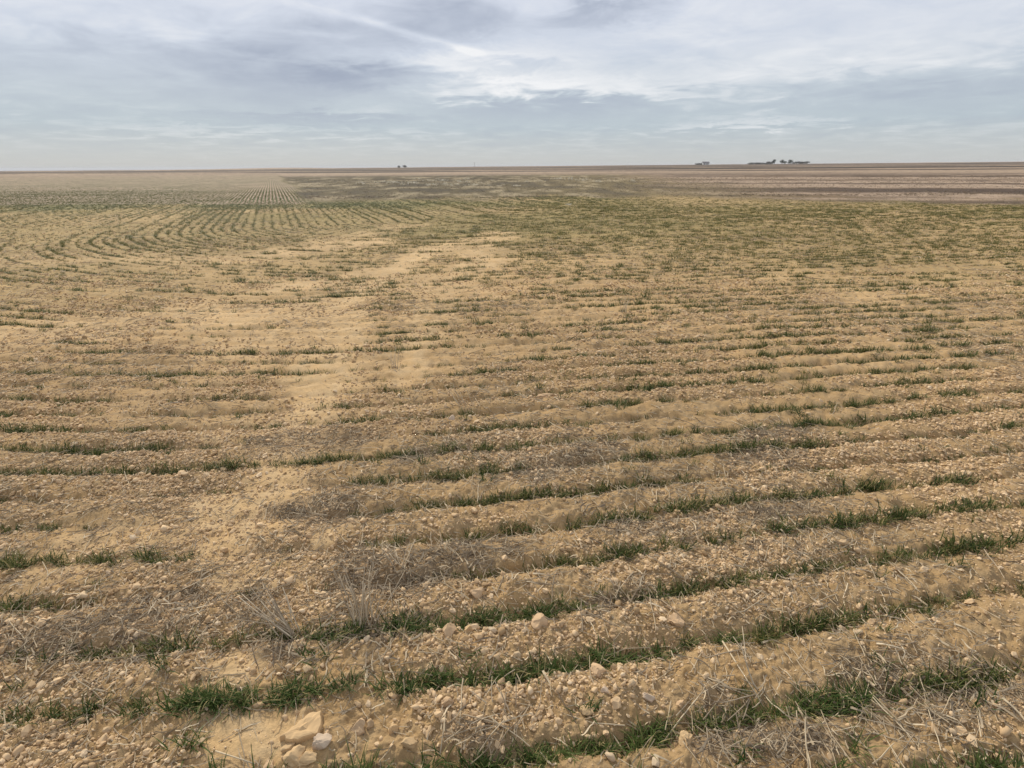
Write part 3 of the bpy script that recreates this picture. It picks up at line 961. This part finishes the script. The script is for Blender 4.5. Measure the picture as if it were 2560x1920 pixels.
long_straw([(540, 1882), (590, 1897), (638, 1912)], 0.0024, 'pale thick straw at the lower left corner on bare sand')
long_straw([(1662, 1842), (1705, 1790), (1750, 1742), (1812, 1712)], 0.0022, 'long bent pale straw reaching into the gravelly strip at lower right')
long_straw([(1758, 1800), (1800, 1750), (1832, 1680)], 0.0021, 'dark curved straw in the collapsed bundle at lower right')
long_straw([(1805, 1608), (1850, 1680), (1900, 1760)], 0.0030, 'thickest grey straw slanting across the second row at lower right')
long_straw([(1652, 1510), (1682, 1532), (1708, 1556)], 0.0022, 'short straw slanting onto a pinkish clod')
long_straw([(1815, 1542), (1858, 1534), (1925, 1490)], 0.0022, 'bent pale straw above the second row at the right')
long_straw([(1760, 1657), (1810, 1640), (1866, 1626)], 0.0022, 'grey straw lying along the second row at the right')
long_straw([(1282, 1842), (1305, 1800), (1325, 1766)], 0.0022, 'straw pointing up and right below the second row at centre')
long_straw([(950, 1672), (970, 1620), (990, 1568)], 0.0022, 'straw standing askew between second and third rows left of centre')
long_straw([(1076, 1572), (1120, 1620), (1162, 1664)], 0.0019, 'thin straw slanting down right under the third row')
long_straw([(1042, 1645), (1080, 1648), (1095, 1648)], 0.0019, 'short flat pale straw between second and third rows')
long_straw([(862, 1632), (880, 1610), (895, 1596)], 0.0019, 'short forked straw left between second and third rows')
long_straw([(1100, 1882), (1108, 1840), (1114, 1800)], 0.0021, 'straw lying straight toward the camera below centre left')
long_straw([(1158, 1800), (1220, 1815), (1280, 1836)], 0.0019, 'straw lying across the heap below the second row')
long_straw([(1192, 1888), (1225, 1850), (1262, 1820)], 0.0022, 'pale straw rising from the bottom edge near centre')
long_straw([(1290, 1470), (1420, 1440), (1440, 1430)], 0.0017, 'thin straw lying along the fourth row at centre')
long_straw([(1770, 1290), (1815, 1280), (1850, 1268)], 0.0026, 'dark straw lying in the fifth furrow at the right')
long_straw([(1142, 1510), (1153, 1508)], 0.0034, 'short bright white piece of straw above the third row')
long_straw([(640, 1705), (652, 1690), (665, 1670)], 0.0026, 'short bright straw at the left above the second row')
long_straw([(1905, 1480), (1880, 1500), (1905, 1495)], 0.0016, 'tiny bent straw at the right edge above the second row')

# ------------------------------------------------------------------ far things
M_leaf = simple('far_leaf', (0.035, 0.05, 0.022, 1), 0.8, 0.3, 3)
M_leaf2 = simple('far_grey_leaf', (0.17, 0.17, 0.15, 1), 0.8, 0.3, 3)
M_bark = simple('far_bark', (0.10, 0.075, 0.055, 1), 0.9, 0.2, 5)
M_white = simple('white_paint', (0.80, 0.80, 0.78, 1), 0.6, 0.05, 3)
M_roof = simple('grey_roof', (0.16, 0.15, 0.15, 1), 0.7, 0.1, 3)
M_glass = simple('dark_glass', (0.03, 0.035, 0.04, 1), 0.2, 0.05, 3)
M_pale_dry = tint_mat('pale_dry_grass', stops((0.62, 0.53, 0.38), (0.76, 0.68, 0.52), (0.82, 0.75, 0.60)), 0.8, 20, 0.2, inst=False)


def far_at(px, dist):
    """position on the ground at a distance, in the direction of a column of the photograph"""
    d = ray(px, 362)
    h = math.hypot(d.x, d.y)
    x, y = d.x / h * dist, d.y / h * dist
    return (x, y, zat(x, y))


def far_tree(px, dist, h, w, label, cat='tree', name='tree', trunk=0.25, material=None, seed=0, group=None, dens=420):
    g = np.random.default_rng(seed)
    e = bpy.data.objects.new(name, None); col.objects.link(e)
    h *= 0.8; w *= 0.9
    e.location = far_at(px, dist)
    tag(e, label, cat, group)
    V, F = [], []
    stalk(V, F, [(0, 0, -0.3), (0.05 * w, 0, h * trunk), (0, 0.03 * w, h * 0.6)], 0.045 * h, 0.02 * h, 7)
    for k in range(4):
        a = k * 1.6 + g.uniform(0, 1)
        stalk(V, F, [(0, 0, h * trunk), (math.cos(a) * w * 0.2, math.sin(a) * w * 0.2, h * 0.55), (math.cos(a) * w * 0.36, math.sin(a) * w * 0.36, h * 0.75)], 0.02 * h, 0.008 * h, 5)
    obj('trunk', mesh_np('trunk', V, F, M_bark, True), e)
    V, F = [], []
    cl = [(g.uniform(-.3, .3) * w, g.uniform(-.3, .3) * w, h * g.uniform(trunk + 0.1, 0.85)) for k in range(7)]
    for k in range(dens):
        c = np.array(cl[g.integers(0, 7)]) + g.normal(0, 0.13, 3) * np.array((w, w, h))
        c[2] = np.clip(c[2], h * trunk * 0.6, h)
        q = 0.05 * (w + h) * g.uniform(0.5, 1.0)
        n1, n2 = g.normal(size=3), g.normal(size=3)
        n1 /= np.linalg.norm(n1); n2 -= n1 * (n1 @ n2); n2 /= np.linalg.norm(n2)
        i0 = len(V)
        V += [c - n1 * q, c - n2 * q * 0.5, c + n1 * q, c + n2 * q * 0.5]
        F.append((i0, i0 + 1, i0 + 2, i0 + 3))
    obj('crown', mesh_np('crown', V, F, material or M_leaf), e)
    return e


far_tree(862, 900, 4.6, 6.0, 'left one of two grey trees on the skyline left of centre', material=M_leaf2, seed=1)
far_tree(874, 900, 5.6, 6.6, 'right and larger one of two grey trees on the skyline left of centre', material=M_leaf2, seed=2)
far_tree(1671, 1000, 8.5, 8.0, 'leftmost dark round tree on the right skyline, beside the hedge', seed=3)
far_tree(1687.5, 1000, 8.0, 7.6, 'middle dark round tree on the right skyline', seed=4)
far_tree(1694, 1000, 5.5, 5.5, 'smallest dark tree close right of the middle one on the right skyline', seed=5)
far_tree(1706, 1000, 8.0, 8.4, 'rightmost dark round tree on the right skyline', seed=6)
for k, (px, hh, ww) in enumerate([(1618, 3.0, 9), (1624, 3.8, 10), (1630, 4.0, 10), (1636, 4.0, 10), (1642, 3.6, 10)]):
    far_tree(px, 1000, hh, ww, 'grey shrub in the low shelter belt left of the dark skyline trees', 'shrub', 'shrub', 0.1, M_leaf2, 20 + k, 'shrubs of the low shelter belt')
for k, (px, hh, ww) in enumerate([(1650, 3.2, 8), (1655, 4.2, 9), (1660, 5.2, 9), (1664, 4.6, 8)]):
    far_tree(px, 1000, hh, ww, 'grey green shrub rising toward the leftmost dark skyline tree', 'shrub', 'shrub', 0.1, M_leaf2, 30 + k, 'shrubs beside the dark trees')
for k, px in enumerate([1714, 1719, 1724, 1729, 1735, 1742]):
    far_tree(px, 1000, 4.0 + 0.4 * (k % 3), 9, 'grey green shrub right of the dark skyline trees', 'shrub', 'shrub', 0.1, M_leaf2, 40 + k, 'shrubs right of the dark trees')
for k, px in enumerate([1504, 1508.5, 1513, 1517]):
    far_tree(px, 1000, 3.6, 8, 'grey shrub left of the white farmhouse on the skyline', 'shrub', 'shrub', 0.1, M_leaf2, 50 + k, 'shrubs by the white farmhouse')


def box(V, F, x0, x1, y0, y1, z0, z1):
    i = len(V)
    V += [np.array(p) for p in ((x0, y0, z0), (x1, y0, z0), (x1, y1, z0), (x0, y1, z0), (x0, y0, z1), (x1, y0, z1), (x1, y1, z1), (x0, y1, z1))]
    F += [tuple(i + j for j in f) for f in ((0, 3, 2, 1), (4, 5, 6, 7), (0, 1, 5, 4), (1, 2, 6, 5), (2, 3, 7, 6), (3, 0, 4, 7))]


e = bpy.data.objects.new('farmhouse', None); col.objects.link(e); e.location = far_at(1523, 1000)
tag(e, 'tiny white farmhouse on the skyline right of centre', 'house')
V, F = [], []; box(V, F, -5, 5, -3.5, 3.5, -0.8, 3.2)
i = len(V); V += [np.array(p) for p in ((-5, -3.5, 3.2), (-5, 3.5, 3.2), (-5, 0, 5.0), (5, -3.5, 3.2), (5, 3.5, 3.2), (5, 0, 5.0))]
F += [(i, i + 2, i + 1), (i + 3, i + 4, i + 5)]
obj('wall', mesh_np('wall', V, F, M_white), e)
V = [np.array(p) for p in ((-5.4, -4.0, 2.95), (5.4, -4.0, 2.95), (5.4, 0, 5.15), (-5.4, 0, 5.15), (5.4, 4.0, 2.95), (-5.4, 4.0, 2.95),
                           (-5.4, -4.0, 3.1), (5.4, -4.0, 3.1), (5.4, 0, 5.3), (-5.4, 0, 5.3), (5.4, 4.0, 3.1), (-5.4, 4.0, 3.1))]
F = [(0, 3, 2, 1), (3, 5, 4, 2), (6, 7, 8, 9), (9, 8, 10, 11), (0, 1, 7, 6), (5, 11, 10, 4), (1, 2, 8, 7), (2, 4, 10, 8), (0, 6, 9, 3), (3, 9, 11, 5)]
obj('roof', mesh_np('roof', V, F, M_roof), e)
for x0 in (-3.6, 2.0):
    V, F = [], []; box(V, F, x0, x0 + 1.5, -3.56, -3.4, 1.0, 2.3); obj('window', mesh_np('window', V, F, M_glass), e)
V, F = [], []; box(V, F, -0.6, 0.5, -3.56, -3.4, -0.3, 2.1); obj('door', mesh_np('door', V, F, M_bark), e)

e = bpy.data.objects.new('utility_pole', None); col.objects.link(e); e.location = far_at(1025, 750)
tag(e, 'lone thin utility pole on the skyline left of centre', 'pole')
V, F = [], []; stalk(V, F, [(0, 0, -0.5), (0, 0, 5.5)], 0.16, 0.12, 8); obj('post', mesh_np('post', V, F, M_bark, True), e)
V, F = [], []; box(V, F, -1.1, 1.1, -0.08, 0.08, 4.9, 5.1); obj('crossarm', mesh_np('crossarm', V, F, M_bark), e)

# pale dry clumps on the weedy ground
def pale_clump_mesh(seed):
    g = np.random.default_rng(seed)
    V, F = [], []
    for k in range(90):
        blade(V, F, (g.normal(0, 0.16), g.normal(0, 0.16), -0.02), g.uniform(0, 6.28), R(g.uniform(5, 60)), g.uniform(0.15, 0.38), 0.035, R(g.uniform(10, 80)), 3, 0.3)
    return mesh_np('dry_clump', V, F, M_pale_dry)


DC = [pale_clump_mesh(700 + k) for k in range(5)]
for k, (px, py, s) in enumerate([(735, 391, .9), (778, 396, 1.5), (812, 391, 1.0), (832, 389, .9), (838, 392, .9), (846, 394, 1.2), (858, 395, 1.1), (868, 396, 1.0), (880, 391, 1.2), (886, 392, 1.0),
                              (905, 386, 1.4), (917, 389, 1.2), (924, 396, 1.3), (930, 399, 1.0), (935, 388, 1.2), (940, 401, 1.0), (948, 386, 1.2), (955, 390, 1.1), (965, 397, 1.4), (972, 400, 1.1), (980, 390, 1.2),
                              (985, 398, .9), (995, 388, 1.0), (1005, 392, 1.1), (1012, 385, 1.2), (1022, 398, .9), (1035, 392, 1.0), (1050, 397, 1.0), (1060, 388, 1.0), (1075, 399, .8), (1090, 396, .9),
                              (1118, 398, .8), (1140, 390, 1.1), (1165, 388, 1.2), (1190, 387, 1.4), (1210, 387, 1.4), (1230, 388, 1.4), (1250, 387, 1.4), (1268, 388, 1.3), (1290, 389, 1.2), (1366, 389, 1.2), (1230, 441, 0.32)]):
    p = gp(px + random.uniform(-4, 4), py + 1.5 + random.uniform(-2, 3))
    o = obj('dry_grass_clump', DC[k % 5], None, p, (0, 0, k * 1.7), (s * random.uniform(0.7, 1.6),) * 2 + (s * random.uniform(0.5, 1.1),))
    if k == 1: tag(o, 'large lone pale dry grass clump nearest the green row field', 'dry grass')
    elif k == 0: tag(o, 'small pale dry grass clump closest to the left row field edge', 'dry grass')
    elif k == 41: tag(o, 'lone pale straw wisp in the green middle field, right of centre', 'dry grass')
    else: tag(o, 'pale dry grass clump on the weedy ground beyond the green strip', 'dry grass', 'pale dry clumps beyond the field')

# ------------------------------------------------------------------ the air
V, F = [], []
box(V, F, -9600, 9600, -9600, 9600, -16, 16)
hm = bpy.data.materials.new('haze_air'); hm.use_nodes = True
hm.node_tree.nodes.clear()
ho = hm.node_tree.nodes.new('ShaderNodeOutputMaterial'); pv = hm.node_tree.nodes.new('ShaderNodeVolumePrincipled')
pv.inputs['Color'].default_value = (0.93, 0.95, 1.0, 1); pv.inputs['Density'].default_value = 0.00012
hm.node_tree.links.new(pv.outputs[0], ho.inputs['Volume'])
tag(obj('haze', mesh_np('haze', V, F, hm)), 'thin pale haze in the air over the field', 'haze', kind='stuff')
